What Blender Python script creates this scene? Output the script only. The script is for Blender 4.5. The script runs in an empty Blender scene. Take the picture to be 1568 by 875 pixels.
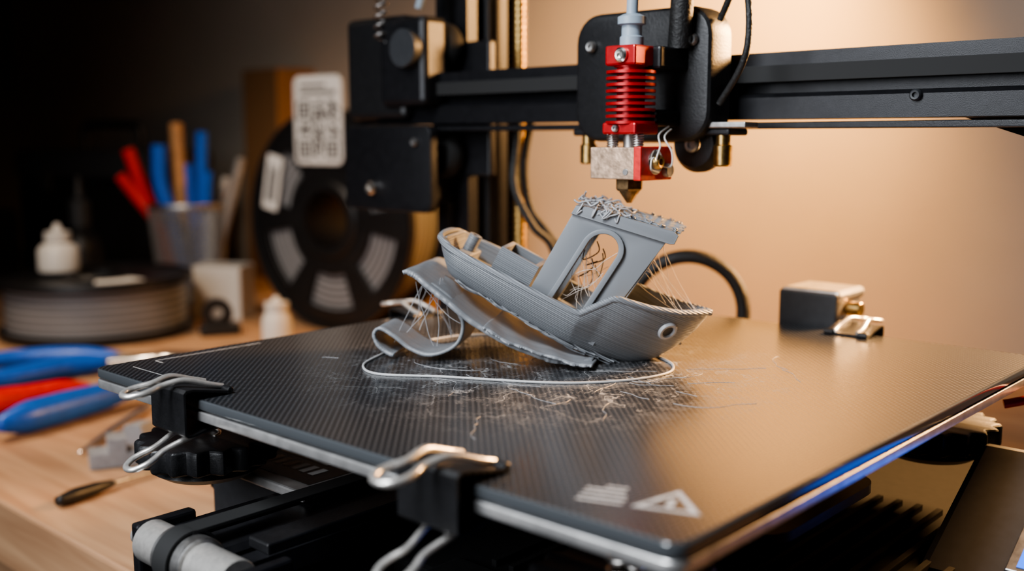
import bpy, bmesh, math, random
from mathutils import Vector, Matrix, Euler
random.seed(11)
SC = bpy.context.scene
COL = SC.collection
R = math.radians
TABLE_Z = -9.0
LIFT = 84.0            # bed surface above the floor, cm (everything is modelled in cm and scaled to metres at the end)

# ------------------------------------------------------------------ materials
def nt(m):
    return m.node_tree.nodes, m.node_tree.links

def mat(name, col, rough=.5, metal=0., noise=0., nscale=3., bump=0., bscale=20., spec=.5, emit=None, estr=0., coat=0., alpha=1.):
    m = bpy.data.materials.new(name); m.use_nodes = True
    N, Lk = nt(m); b = N['Principled BSDF']
    b.inputs['Base Color'].default_value = (*col, 1)
    b.inputs['Roughness'].default_value = rough
    b.inputs['Metallic'].default_value = metal
    b.inputs['Specular IOR Level'].default_value = spec
    b.inputs['Coat Weight'].default_value = coat
    if emit:
        b.inputs['Emission Color'].default_value = (*emit, 1); b.inputs['Emission Strength'].default_value = estr
    tc = N.new('ShaderNodeTexCoord')
    if noise > 0:
        n = N.new('ShaderNodeTexNoise'); n.inputs['Scale'].default_value = nscale; n.inputs['Detail'].default_value = 6
        Lk.new(tc.outputs['Object'], n.inputs['Vector'])
        r = N.new('ShaderNodeValToRGB')
        r.color_ramp.elements[0].position = .3; r.color_ramp.elements[1].position = .7
        r.color_ramp.elements[0].color = (*[c*(1-noise) for c in col], 1)
        r.color_ramp.elements[1].color = (*[min(1, c*(1+noise)) for c in col], 1)
        Lk.new(n.outputs['Fac'], r.inputs['Fac']); Lk.new(r.outputs['Color'], b.inputs['Base Color'])
    if bump > 0:
        n = N.new('ShaderNodeTexNoise'); n.inputs['Scale'].default_value = bscale; n.inputs['Detail'].default_value = 4
        Lk.new(tc.outputs['Object'], n.inputs['Vector'])
        bp = N.new('ShaderNodeBump'); bp.inputs['Strength'].default_value = bump; bp.inputs['Distance'].default_value = .0005
        Lk.new(n.outputs['Fac'], bp.inputs['Height']); Lk.new(bp.outputs['Normal'], b.inputs['Normal'])
    return m

def M_(N, Lk, op, a, b=None, c=None):
    n = N.new('ShaderNodeMath'); n.operation = op
    for i, v in enumerate((a, b, c)):
        if v is None: continue
        if isinstance(v, (int, float)): n.inputs[i].default_value = v
        else: Lk.new(v, n.inputs[i])
    return n.outputs[0]

def layered(name, col, pitch=.065, rough=.42, var=.16, axis='Z', strength=.5):
    m = mat(name, col, rough); N, Lk = nt(m); b = N['Principled BSDF']
    tc = N.new('ShaderNodeTexCoord'); sp = N.new('ShaderNodeSeparateXYZ'); Lk.new(tc.outputs['Object'], sp.inputs[0])
    nz = N.new('ShaderNodeTexNoise'); nz.inputs['Scale'].default_value = 1.2; nz.inputs['Detail'].default_value = 3
    Lk.new(tc.outputs['Object'], nz.inputs['Vector'])
    z = M_(N, Lk, 'MULTIPLY_ADD', nz.outputs['Fac'], .02, sp.outputs[axis])
    s = M_(N, Lk, 'SINE', M_(N, Lk, 'MULTIPLY', z, 2*math.pi/pitch))
    l1 = N.new('ShaderNodeTexNoise'); l1.noise_dimensions = '1D'; l1.inputs['Scale'].default_value = 1/pitch*.9; l1.inputs['Detail'].default_value = 3
    Lk.new(z, l1.inputs['W'])
    r = N.new('ShaderNodeValToRGB'); r.color_ramp.elements[0].position = .3; r.color_ramp.elements[1].position = .72
    r.color_ramp.elements[0].color = (*[c*(1-var) for c in col], 1); r.color_ramp.elements[1].color = (*[c*(1+var) for c in col], 1)
    Lk.new(l1.outputs['Fac'], r.inputs['Fac']); Lk.new(r.outputs['Color'], b.inputs['Base Color'])
    bp = N.new('ShaderNodeBump'); bp.inputs['Strength'].default_value = strength; bp.inputs['Distance'].default_value = .0003
    Lk.new(M_(N, Lk, 'MULTIPLY_ADD', l1.outputs['Fac'], 1.5, s), bp.inputs['Height']); Lk.new(bp.outputs['Normal'], b.inputs['Normal'])
    return m

BLACK = mat('black_anodised', (.013, .013, .015), .36, .3, noise=.2, bump=.15, bscale=30)
BLACKP = mat('black_plastic', (.009, .009, .010), .42, noise=.2, bump=.2, bscale=12)
MATTE = mat('matte_black', (.008, .008, .008), .85, noise=.2, spec=.15)
DARK = mat('dark_grey_plastic', (.03, .032, .036), .5, noise=.15)
RUBBER = mat('rubber', (.010, .010, .010), .75)
STEEL = mat('steel', (.85, .82, .78), .25, 1, noise=.12, nscale=6)
NICKEL = mat('nickel_wire', (.75, .72, .68), .30, .75, noise=.1, nscale=6)
STEELD = mat('steel_dull', (.42, .41, .40), .42, 1, noise=.25, nscale=4)
BRASS = mat('brass', (.50, .33, .13), .32, 1, noise=.3, nscale=5)
BRASSD = mat('brass_burnt', (.26, .17, .09), .4, 1, noise=.4, nscale=6)
REDA = mat('red_anodised', (.40, .012, .014), .35, .35, noise=.15, nscale=4)
HEATB = mat('heater_block', (.60, .42, .30), .42, .7, noise=.45, nscale=3, bump=.3, bscale=10)
REDS = mat('red_sleeve', (.55, .025, .02), .5, noise=.25, nscale=5)
PLA = layered('grey_pla', (.18, .19, .203))
PLAS = layered('grey_pla_sheet', (.18, .188, .20), pitch=.10, axis='Y', strength=.3)
PLAF = mat('grey_pla_strand', (.30, .30, .31), .38, noise=.15)
HAIR = mat('stringing', (.55, .50, .45), .35)
SKIRT = mat('skirt_strand', (.38, .38, .38), .4)
WHITE = mat('white_label', (.72, .71, .69), .5, noise=.05)
WHITEP = mat('white_plastic', (.58, .56, .53), .4, noise=.05)
INK = mat('ink', (.008, .008, .008), .6)
PRINT = mat('bed_print', (.42, .42, .42), .5, noise=.3, nscale=3)
BLUE = mat('blue_grip', (.006, .10, .52), .38, noise=.15)
REDG = mat('red_grip', (.55, .015, .015), .4, noise=.15)
WOODS = mat('wood_stick', (.42, .22, .09), .6, noise=.25)
CARD = mat('cardboard', (.26, .14, .06), .8, noise=.15)
CABLE = mat('cable', (.012, .012, .012), .55, bump=.8, bscale=9)
SCREEN = mat('lcd_screen', (.02, .1, .6), .2, emit=(.04, .2, 1.), estr=1.5)
ALU = mat('aluminium_plate', (.58, .57, .56), .35, .8, noise=.2, nscale=2)
GALV = mat('galvanised_plate', (.30, .29, .28), .45, .35, noise=.2, nscale=2)
GEDGE = mat('glass_edge', (.06, .065, .07), .12, .0, coat=.5)
PTFE = mat('ptfe', (.30, .36, .42), .35)

def wood_mat():
    m = mat('wood_table', (.4, .22, .1), .5); N, Lk = nt(m); b = N['Principled BSDF']
    tc = N.new('ShaderNodeTexCoord'); mp = N.new('ShaderNodeMapping'); mp.inputs['Scale'].default_value = (.06, .7, .7)
    Lk.new(tc.outputs['Object'], mp.inputs[0])
    n = N.new('ShaderNodeTexNoise'); n.inputs['Scale'].default_value = 1.5; n.inputs['Detail'].default_value = 8; n.inputs['Distortion'].default_value = .6
    Lk.new(mp.outputs[0], n.inputs['Vector'])
    r = N.new('ShaderNodeValToRGB'); r.color_ramp.elements[0].position = .32; r.color_ramp.elements[1].position = .68
    r.color_ramp.elements[0].color = (.34, .19, .105, 1); r.color_ramp.elements[1].color = (.50, .31, .18, 1)
    Lk.new(n.outputs['Fac'], r.inputs['Fac']); Lk.new(r.outputs['Color'], b.inputs['Base Color'])
    return m
WOOD = wood_mat()

def wall_mat(name, c):
    return mat(name, c, .85, noise=.06, nscale=.08, bump=.3, bscale=1.5)
WALL = wall_mat('wall_paint', (.56, .50, .42))
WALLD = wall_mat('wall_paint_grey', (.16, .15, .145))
FLOORM = mat('floor_concrete', (.08, .075, .07), .7, noise=.2, nscale=.05)

def bed_mat():
    m = mat('print_surface', (.02, .02, .022), .25); N, Lk = nt(m); b = N['Principled BSDF']
    tc = N.new('ShaderNodeTexCoord'); sp = N.new('ShaderNodeSeparateXYZ'); Lk.new(tc.outputs['Object'], sp.inputs[0])
    x, y = sp.outputs['X'], sp.outputs['Y']
    k = 2*math.pi/.24
    w = M_(N, Lk, 'MULTIPLY', M_(N, Lk, 'SINE', M_(N, Lk, 'MULTIPLY', x, k)), M_(N, Lk, 'SINE', M_(N, Lk, 'MULTIPLY', y, k)))
    w = M_(N, Lk, 'MULTIPLY_ADD', w, .5, .5)
    mix = N.new('ShaderNodeValToRGB'); mix.color_ramp.elements[0].position = .4; mix.color_ramp.elements[1].position = .85
    mix.color_ramp.elements[0].color = (.012, .013, .015, 1); mix.color_ramp.elements[1].color = (.055, .056, .060, 1)
    Lk.new(w, mix.inputs['Fac'])
    nz = N.new('ShaderNodeTexNoise'); nz.inputs['Scale'].default_value = .5; nz.inputs['Detail'].default_value = 5
    Lk.new(tc.outputs['Object'], nz.inputs['Vector'])
    add = N.new('ShaderNodeVectorMath'); add.operation = 'MULTIPLY_ADD'; add.inputs[1].default_value = (3.6, 3.6, 0)
    Lk.new(nz.outputs['Color'], add.inputs[0]); Lk.new(tc.outputs['Object'], add.inputs[2])
    vo = N.new('ShaderNodeTexVoronoi'); vo.feature = 'DISTANCE_TO_EDGE'; vo.voronoi_dimensions = '2D'; vo.inputs['Scale'].default_value = .55
    Lk.new(add.outputs[0], vo.inputs['Vector'])
    ln = M_(N, Lk, 'LESS_THAN', vo.outputs['Distance'], .014)
    vo2 = N.new('ShaderNodeTexVoronoi'); vo2.feature = 'DISTANCE_TO_EDGE'; vo2.voronoi_dimensions = '2D'; vo2.inputs['Scale'].default_value = 1.9
    Lk.new(add.outputs[0], vo2.inputs['Vector'])
    ln2 = M_(N, Lk, 'LESS_THAN', vo2.outputs['Distance'], .024)
    ns = N.new('ShaderNodeTexNoise'); ns.inputs['Scale'].default_value = .9; ns.inputs['Detail'].default_value = 9; ns.inputs['Roughness'].default_value = .75
    Lk.new(tc.outputs['Object'], ns.inputs['Vector'])
    brk = M_(N, Lk, 'GREATER_THAN', ns.outputs['Fac'], .48)
    r2 = M_(N, Lk, 'SQRT', M_(N, Lk, 'ADD', M_(N, Lk, 'POWER', M_(N, Lk, 'ADD', x, .2), 2.), M_(N, Lk, 'POWER', M_(N, Lk, 'ADD', y, 1.2), 2.)))
    mk = N.new('ShaderNodeMapRange'); mk.inputs['From Min'].default_value = 4.8; mk.inputs['From Max'].default_value = 8.8
    mk.inputs['To Min'].default_value = 1; mk.inputs['To Max'].default_value = 0; Lk.new(r2, mk.inputs['Value'])
    lines = M_(N, Lk, 'MULTIPLY', M_(N, Lk, 'MAXIMUM', ln, M_(N, Lk, 'MULTIPLY', ln2, .6)), brk)
    smear = N.new('ShaderNodeMapRange'); smear.inputs['From Min'].default_value = .48; smear.inputs['From Max'].default_value = .74; smear.inputs['To Max'].default_value = .42
    Lk.new(ns.outputs['Fac'], smear.inputs['Value'])
    res = M_(N, Lk, 'MULTIPLY', M_(N, Lk, 'MAXIMUM', M_(N, Lk, 'MULTIPLY', lines, .75), smear.outputs[0]), mk.outputs[0])
    mc = N.new('ShaderNodeMix'); mc.data_type = 'RGBA'
    Lk.new(res, mc.inputs['Factor']); Lk.new(mix.outputs['Color'], mc.inputs['A']); mc.inputs['B'].default_value = (.23, .23, .23, 1)
    Lk.new(mc.outputs['Result'], b.inputs['Base Color'])
    rg = M_(N, Lk, 'ADD', M_(N, Lk, 'MULTIPLY_ADD', res, .4, .19), M_(N, Lk, 'MULTIPLY', w, .10))
    Lk.new(rg, b.inputs['Roughness'])
    bp = N.new('ShaderNodeBump'); bp.inputs['Strength'].default_value = .10; bp.inputs['Distance'].default_value = .0002
    Lk.new(w, bp.inputs['Height']); Lk.new(bp.outputs['Normal'], b.inputs['Normal'])
    b.inputs['IOR'].default_value = 2.5
    return m
BEDM = bed_mat()

def rings_mat(name, col, pitch):
    m = mat(name, col, .38); N, Lk = nt(m); b = N['Principled BSDF']
    tc = N.new('ShaderNodeTexCoord'); sp = N.new('ShaderNodeSeparateXYZ'); Lk.new(tc.outputs['Object'], sp.inputs[0])
    rr = M_(N, Lk, 'SQRT', M_(N, Lk, 'ADD', M_(N, Lk, 'POWER', sp.outputs['X'], 2.), M_(N, Lk, 'POWER', sp.outputs['Y'], 2.)))
    v = M_(N, Lk, 'ADD', rr, sp.outputs['Z'])
    s = M_(N, Lk, 'SINE', M_(N, Lk, 'MULTIPLY', v, 2*math.pi/pitch))
    s01 = M_(N, Lk, 'MULTIPLY_ADD', s, .5, .5)
    r = N.new('ShaderNodeValToRGB'); r.color_ramp.elements[0].color = (*[c*.2 for c in col], 1); r.color_ramp.elements[1].color = (*col, 1)
    r.color_ramp.elements[1].position = .6
    Lk.new(s01, r.inputs['Fac']); Lk.new(r.outputs['Color'], b.inputs['Base Color'])
    return m
WIND = rings_mat('filament_winding', (.25, .255, .27), .6)

# ------------------------------------------------------------------ geometry helpers
def fin(name, me, mt, parent=None, M=None, smooth=False):
    ob = bpy.data.objects.new(name, me); COL.objects.link(ob)
    if mt: 
        me.materials.clear(); me.materials.append(mt)
    if parent: ob.parent = parent
    if M is not None: ob.matrix_basis = M
    if smooth:
        for p in me.polygons: p.use_smooth = True
    return ob

def empty(name, M=None, parent=None):
    e = bpy.data.objects.new(name, None); COL.objects.link(e); e.empty_display_size = 1
    if M is not None: e.matrix_basis = M
    if parent: e.parent = parent
    return e

def T(x, y, z): return Matrix.Translation((x, y, z))
def RX(d): return Matrix.Rotation(R(d), 4, 'X')
def RY(d): return Matrix.Rotation(R(d), 4, 'Y')
def RZ(d): return Matrix.Rotation(R(d), 4, 'Z')
def AX(xa, ya, za, loc=(0, 0, 0)):
    m = Matrix((xa, ya, za)).transposed().to_4x4(); m.translation = loc; return m
YZ = AX((0, 1, 0), (0, 0, 1), (1, 0, 0))     # plate x->Y, y->Z, normal->X
XZ = RX(90)                                  # plate x->X, y->Z, normal->-Y

def smooth_angle(ob, deg=35):
    me = ob.data
    bm = bmesh.new(); bm.from_mesh(me)
    for f in bm.faces: f.smooth = True
    for e in bm.edges:
        e.smooth = not (len(e.link_faces) == 2 and e.calc_face_angle(0) > R(deg))
    bm.to_mesh(me); bm.free()

def box(name, c, s, mt, parent=None, M=None, bev=.06, seg=2):
    bm = bmesh.new(); bmesh.ops.create_cube(bm, size=1)
    bmesh.ops.scale(bm, vec=s, verts=bm.verts)
    if bev > 0:
        bmesh.ops.bevel(bm, geom=bm.edges[:], offset=min(bev, min(s)*.45), segments=seg, affect='EDGES', profile=.5)
    me = bpy.data.meshes.new(name); bm.to_mesh(me); bm.free()
    return fin(name, me, mt, parent, T(*c) @ (M or Matrix()), False)

def lathe(name, prof, mt, parent=None, M=None, seg=40, flat=False):
    vs, fs = [], []
    n = len(prof)
    for i in range(seg):
        a = 2*math.pi*i/seg
        for r, z in prof: vs.append((r*math.cos(a), r*math.sin(a), z))
    for i in range(seg):
        j = (i+1) % seg
        for k in range(n-1):
            fs.append((i*n+k, j*n+k, j*n+k+1, i*n+k+1))
    me = bpy.data.meshes.new(name); me.from_pydata(vs, [], fs)
    bm = bmesh.new(); bm.from_mesh(me); bmesh.ops.remove_doubles(bm, verts=bm.verts, dist=1e-5)
    bmesh.ops.recalc_face_normals(bm, faces=bm.faces); bm.to_mesh(me); bm.free()
    ob = fin(name, me, mt, parent, M)
    if not flat: smooth_angle(ob, 40)
    return ob

def cyl(name, p0, p1, r, mt, parent=None, seg=28, bev=.03, r2=None):
    p0, p1 = Vector(p0), Vector(p1); d = p1-p0; L = d.length
    r2 = r if r2 is None else r2
    b = min(bev, r*.4, L*.4)
    pr = [(0, 0), (r-b, 0), (r, b), (r2, L-b), (r2-b, L), (0, L)]
    q = Vector((0, 0, 1)).rotation_difference(d).to_matrix().to_4x4()
    return lathe(name, pr, mt, parent, T(*p0) @ q, seg)

def catmull(pts, n=8, closed=False):
    P = [Vector(p) for p in pts]; out = []
    m = len(P); rng = m if closed else m-1
    for i in range(rng):
        if closed: a, b, c, d = P[(i-1) % m], P[i], P[(i+1) % m], P[(i+2) % m]
        else: a, b, c, d = P[max(i-1, 0)], P[i], P[i+1], P[min(i+2, m-1)]
        for k in range(n):
            t = k/n
            out.append(.5*((2*b)+(-a+c)*t+(2*a-5*b+4*c-d)*t*t+(-a+3*b-3*c+d)*t**3))
    if not closed: out.append(P[-1])
    return out

def tubes(name, lists, r, mt, parent=None, M=None, closed=False, n=8, res=3):
    cu = bpy.data.curves.new(name, 'CURVE'); cu.dimensions = '3D'; cu.bevel_depth = r; cu.bevel_resolution = res; cu.use_fill_caps = True
    for pts in lists:
        P = catmull(pts, n, closed) if n > 1 else [Vector(p) for p in pts]
        s = cu.splines.new('POLY'); s.points.add(len(P)-1)
        for i, p in enumerate(P): s.points[i].co = (*p, 1)
        s.use_cyclic_u = closed
    tmp = bpy.data.objects.new('tmp', cu); COL.objects.link(tmp); bpy.context.view_layer.update()
    me = bpy.data.meshes.new_from_object(tmp); me.name = name
    bpy.data.objects.remove(tmp)
    return fin(name, me, mt, parent, M, True)

def tube(name, pts, r, mt, parent=None, **k): return tubes(name, [pts], r, mt, parent, **k)

def plate(name, loops, th, mt, parent=None, M=None, bev=0.):
    cu = bpy.data.curves.new(name, 'CURVE'); cu.dimensions = '2D'; cu.fill_mode = 'BOTH'
    cu.extrude = max(th/2-bev, 0); cu.bevel_depth = bev; cu.bevel_resolution = 2; cu.offset = -bev
    for pts in loops:
        s = cu.splines.new('POLY'); s.points.add(len(pts)-1)
        for i, p in enumerate(pts): s.points[i].co = (p[0], p[1], 0, 1)
        s.use_cyclic_u = True
    tmp = bpy.data.objects.new('tmp', cu); COL.objects.link(tmp); bpy.context.view_layer.update()
    me = bpy.data.meshes.new_from_object(tmp); me.name = name
    bpy.data.objects.remove(tmp)
    bm = bmesh.new(); bm.from_mesh(me); bmesh.ops.remove_doubles(bm, verts=bm.verts, dist=1e-4)
    bmesh.ops.recalc_face_normals(bm, faces=bm.faces); bm.to_mesh(me); bm.free()
    ob = fin(name, me, mt, parent, M)
    smooth_angle(ob, 28)
    return ob

def rrect(w, h, r, cx=0, cy=0, n=6):
    out = []
    for sx, sy, a0 in ((1, 1, 0), (-1, 1, 90), (-1, -1, 180), (1, -1, 270)):
        for i in range(n+1):
            a = R(a0+90*i/n); out.append((cx+sx*(w/2-r)+r*math.cos(a), cy+sy*(h/2-r)+r*math.sin(a)))
    return out

def circ(r, n=48, cx=0, cy=0): return [(cx+r*math.cos(2*math.pi*i/n), cy+r*math.sin(2*math.pi*i/n)) for i in range(n)]

def sheet(name, path, w, th, mt, parent=None, M=None, nw=10, jag=0., wob=0., taper=None, n=8, y0=0.):
    """ribbon: path in XZ, width along Y"""
    P = catmull([(p[0], 0, p[1]) for p in path], n); vs, fs = [], []
    m = len(P); j0 = j1 = 0
    for i, p in enumerate(P):
        tw = w*(taper(i/(m-1)) if taper else 1)
        j0, j1 = j0*.6+random.uniform(-jag, jag), j1*.6+random.uniform(-jag, jag)
        for k in range(nw+1):
            t = k/nw-.5
            y = t*tw + (j0 if k == 0 else j1 if k == nw else 0)
            z = p.z + wob*math.sin(i*.35+t*5)*math.sin(t*7+i*.13)
            vs.append((p.x, y+y0, max(z, th/2+.01)))
    for i in range(m-1):
        for k in range(nw):
            a = i*(nw+1)+k; fs.append((a, a+1, a+nw+2, a+nw+1))
    me = bpy.data.meshes.new(name); me.from_pydata(vs, [], fs)
    ob = fin(name, me, mt, parent, M, True)
    md = ob.modifiers.new('thick', 'SOLIDIFY'); md.thickness = th; md.offset = 0
    return ob

def quads(name, rects, z, mt, parent=None, M=None):
    vs, fs = [], []
    for (a, b, c, d) in rects:
        i = len(vs); vs += [(a, b, z), (c, b, z), (c, d, z), (a, d, z)]; fs.append((i, i+1, i+2, i+3))
    me = bpy.data.meshes.new(name); me.from_pydata(vs, [], fs)
    return fin(name, me, mt, parent, M)

def vslot(w, h, s=1.0):
    def side(L):
        k = max(1, round(L/2.2)); pts = []
        for i in range(k):
            c = -L/2+(i+.5)*L/k
            pts += [(c-.42*s, 0), (c-.28*s, .2), (c-.5*s, .22), (c-.25*s, .55), (c+.25*s, .55), (c+.5*s, .22), (c+.28*s, .2), (c+.42*s, 0)]
        return pts
    out = []
    out += [(-w/2, -h/2)] + [(p, -h/2+d) for p, d in side(w)]
    out += [(w/2, -h/2)] + [(w/2-d, p) for p, d in side(h)]
    out += [(w/2, h/2)] + [(-p, h/2-d) for p, d in side(w)]
    out += [(-w/2, h/2)] + [(-w/2+d, -p) for p, d in side(h)]
    return out

def screw(name, loc, nrm, r, mt, parent, h=.18):
    q = Vector((0, 0, 1)).rotation_difference(Vector(nrm)).to_matrix().to_4x4()
    return lathe(name, [(0, h*.35), (r*.4, h*.35), (r*.45, h*.95), (r*.75, h), (r, h*.6), (r, 0), (0, 0)], mt, parent, T(*loc) @ q, 24)

# ------------------------------------------------------------------ PRINTER
PM = T(2.38, 35.75, 0) @ RZ(-42.15)
PMI = PM.inverted()
def W2L(x, y, z): return tuple(PMI @ Vector((x, y, z)))
PR = empty('three_d_printer', PM)
H = 11.75

plate('bed_glass_edge', [rrect(23.7, 23.7, .45)], .30, GEDGE, PR, T(0, 0, -.155), bev=.05)
plate('bed_print_surface', [rrect(23.56, 23.56, .4)], .02, BEDM, PR, T(0, 0, -.005))
plate('bed_gap', [rrect(23.2, 23.2, .5)], .08, BLACKP, PR, T(0, 0, -.33))
plate('bed_aluminium', [rrect(23.7, 23.7, .45)], .30, ALU, PR, T(0, 0, -.52), bev=.05)
plate('bed_insulation', [rrect(20.6, 20.6, .8)], .3, BLACKP, PR, T(0, 0, -.83))
plate('bed_carriage_plate', [rrect(19, 7, 1)], .3, BLACK, PR, T(0, 0, -3.1))
tri = [(-.75, -.5), (.75, -.5), (0, .85)]
tri2 = [(-.52, -.37), (.52, -.37), (0, .58)]
plate('bed_warning_triangle', [tri, tri2], .004, PRINT, PR, T(10.35, -9.9, .008) @ RZ(20))
quads('bed_warning_text', [(-.08, -.25, .08, .25), (-2.0, -.5, -.95, -.4), (-2.0, -.25, -.95, -.15), (-2.0, 0, -1.0, .1), (-2.0, .25, -1.1, .36), (-1.6, .5, -1.1, .6)], .009, PRINT, PR, T(10.35, -9.9, 0) @ RZ(20))
quads('bed_guide_line', [(-11.25, -9.9, -11.2, -5.5), (-11.25, -9.9, -10.7, -9.85), (-11.25, 7, -11.2, 10), (-10.9, -10.9, -7.5, -10.86)], .009, PRINT, PR)

def knob(a, b):
    pts = []
    for i in range(144):
        t = 2*math.pi*i/144
        r = 2.25+.13*math.cos(t*18); pts.append((r*math.cos(t), r*math.sin(t)))
    plate('levelling_knob', [pts], .85, BLACKP, PR, T(a, b, -2.7), bev=.14)
    lathe('levelling_knob_hub', [(0, 0), (1.7, 0), (1.9, -.25), (1.5, -.5), (.6, -.7), (0, -.7)], BLACKP, PR, T(a, b, -3.1))
    pts = [(.42*math.cos(i*.6), .42*math.sin(i*.6), -2.3+i*.028) for i in range(52)]
    tube('levelling_spring', [(p[0]+a, p[1]+b, p[2]) for p in pts], .06, STEEL, PR, n=1)
for a, b in ((-8.8, -9.4), (8.8, -9.4), (-8.8, 9.4), (8.8, 9.4)): knob(a, b)

plate('y_axis_profile', [vslot(4.4, 2.2)], 30, BLACK, PR, AX((1, 0, 0), (0, 0, 1), (0, -1, 0), (-4.2, 2.6, -5.2)), bev=.03)
box('y_axis_rail_cap', (-2.6, 2.6, -3.95), (1.0, 28.5, .35), BLACKP, PR)
box('tensioner_side_plate', (-6.5, -12.4, -5.0), (.45, 2.0, 2.4), BLACK, PR, bev=.1)
box('tensioner_side_plate.001', (-1.4, -12.7, -5.2), (.4, 2.6, 2.4), BLACK, PR, bev=.1)
cyl('tensioner_roller', (-6.2, -13.0, -4.35), (-1.6, -13.0, -4.35), .66, NICKEL, PR)
cyl('tensioner_roller_collar', (-4.9, -13.0, -4.35), (-3.4, -13.0, -4.35), .80, STEELD, PR)
cyl('tensioner_axle', (-7.0, -13.0, -4.35), (-6.2, -13.0, -4.35), .3, NICKEL, PR)
box('y_belt', (-4.2, -5.5, -3.5), (.75, 15, .12), RUBBER, PR, bev=.02)
lathe('y_belt_loop', [(.84, -.37), (.92, -.37), (.92, .37), (.84, .37), (.84, -.37)], RUBBER, PR, T(-4.2, -13.0, -4.35) @ RY(90))
box('electronics_housing', (-9.0, -3.0, -6.2), (4.6, 9.6, 4.2), DARK, PR, bev=.15)
box('electronics_cover', (-8.2, -4.2, -3.85), (7.0, 8.6, .35), GALV, PR, bev=.08)
quads('electronics_label', [(-9.6, -7.9, -5.2, -5.6)], -3.66, BLACKP, PR)
quads('electronics_label_text', [(-9.2+i*.5, -7.2, -8.9+i*.5, -6.5) for i in range(7)]+[(-9.2, -6.2, -6.4, -6.0)], -3.65, WHITE, PR)
for yy in (-7.5, -1): screw('electronics_screw', (-11.3, yy, -5.1), (-1, 0, 0), .28, STEEL, PR)
box('base_front_crossbar', (2, -2.2, -7.9), (27, 2.0, 2.2), BLACK, PR)
box('base_body', (5.5, 5.5, -7.2), (23, 25, 3.4), MATTE, PR, bev=.2)
box('base_front_cover', (6.5, -9.5, -6.6), (13.5, 7.5, 2.6), MATTE, PR, bev=.3)
for i in range(22): box('base_vent_rib', (1.0+.72*i, 1.5, -5.4), (.22, 14, .25), MATTE, PR, bev=.03)
box('base_back_crossbar', (0, 16.5, -7.9), (34, 2.0, 2.2), BLACK, PR)
for k, a in enumerate((-4.6, 4.6)):
    for b in (-2.6, 2.6):
        lathe('bed_wheel', [(.3, -.5), (1.0, -.5), (1.2, -.2), (1.2, .2), (1.0, .5), (.3, .5), (.3, -.5)], RUBBER, PR, T(a-2.9 if k == 0 else a, b, -4.6))

for i, a in enumerate((-15.2, 19.5)):
    plate('upright_profile', [vslot(2.2, 4.4)], 56, BLACK, PR, T(a, 11.0, 19.5), bev=.03)
    box('upright_foot', (a, 11.0, -8.6), (4, 6, .8), BLACK, PR)
pts = [(.33*math.cos(i*.7)-13.2, .33*math.sin(i*.7)+11.6, -7+i*.035) for i in range(1250)]
cyl('z_leadscrew', (-13.2, 11.6, -8), (-13.2, 11.6, 44), .30, BRASS, PR)
tube('z_leadscrew_thread', pts, .07, BRASS, PR, n=1, res=1)
plate('top_profile', [vslot(2.2, 2.2)], 40, BLACK, PR, T(2, 11, 48.4) @ YZ, bev=.03)
plate('gantry_profile', [vslot(2.0, 2.4)], 42, BLACK, PR, T(1, 8, 9.68) @ YZ, bev=.04)
box('gantry_belt', (1, 6.85, 10.1), (40, .12, .6), RUBBER, PR, bev=.02)
box('gantry_lower_strip', (3, 7.6, 8.25), (36, .9, .25), BLACK, PR, bev=.05)
for a in (8.6, 12.4, 16): screw('gantry_screw', (a, 6.98, 9.2), (0, -1, 0), .2, DARK, PR)
box('gantry_end_bracket', (20.5, 9, 9.0), (3, 4.5, 5.5), BLACK, PR, bev=.3)
plate('gantry_right_gusset', [[(9.4, 8.5), (17, 8.5), (17, 6.2), (13.6, 7.1)]], .4, MATTE, PR, AX((1, 0, 0), (0, 0, 1), (0, -1, 0), (0, 9.4, 0)))
plate('x_motor_plate', [rrect(6.4, 4.2, .5)], .5, BLACK, PR, AX((1, 0, 0), (0, 0, 1), (0, -1, 0), (-17.4, 6.6, 6.3)), bev=.05)
box('x_motor_body', (-17.2, 8.6, 6.4), (4.2, 3.6, 3.6), BLACKP, PR, bev=.25)
screw('x_motor_screw', (-18.4, 6.3, 5.3), (0, -1, 0), .34, STEEL, PR, h=.3)
screw('x_motor_screw.001', (-15.2, 6.3, 7.6), (0, -1, 0), .2, STEELD, PR)
box('extruder_motor', (-18.2, 8.5, 11.2), (4.4, 4.2, 5.0), BLACKP, PR, bev=.3)
box('extruder_arm', (-15.8, 6.8, 11.4), (3.2, 1.6, 4.2), BLACK, PR, bev=.3)
cyl('extruder_gear', (-15.2, 6.0, 12.0), (-15.2, 5.5, 12.0), .9, DARK, PR)
tube('extruder_spring', [(-17.2+.3*math.cos(i*.7), 6.0+.3*math.sin(i*.7), 12.4+i*.05) for i in range(60)], .06, STEELD, PR, n=1)
box('z_carriage_plate', (-14.6, 9.0, 9.2), (4.0, .5, 6.5), BLACK, PR, bev=.1)
box('filament_arm', (-15.8, 10.2, 16.8), (2.2, 2.4, 2.0), STEELD, PR, bev=.2)
for z in (7.0, 12.2):
    lathe('z_wheel', [(.25, -.5), (1.0, -.5), (1.2, -.2), (1.2, .2), (1.0, .5), (.25, .5), (.25, -.5)], RUBBER, PR, T(-15.2, 8.2, z) @ RX(90))

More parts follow.
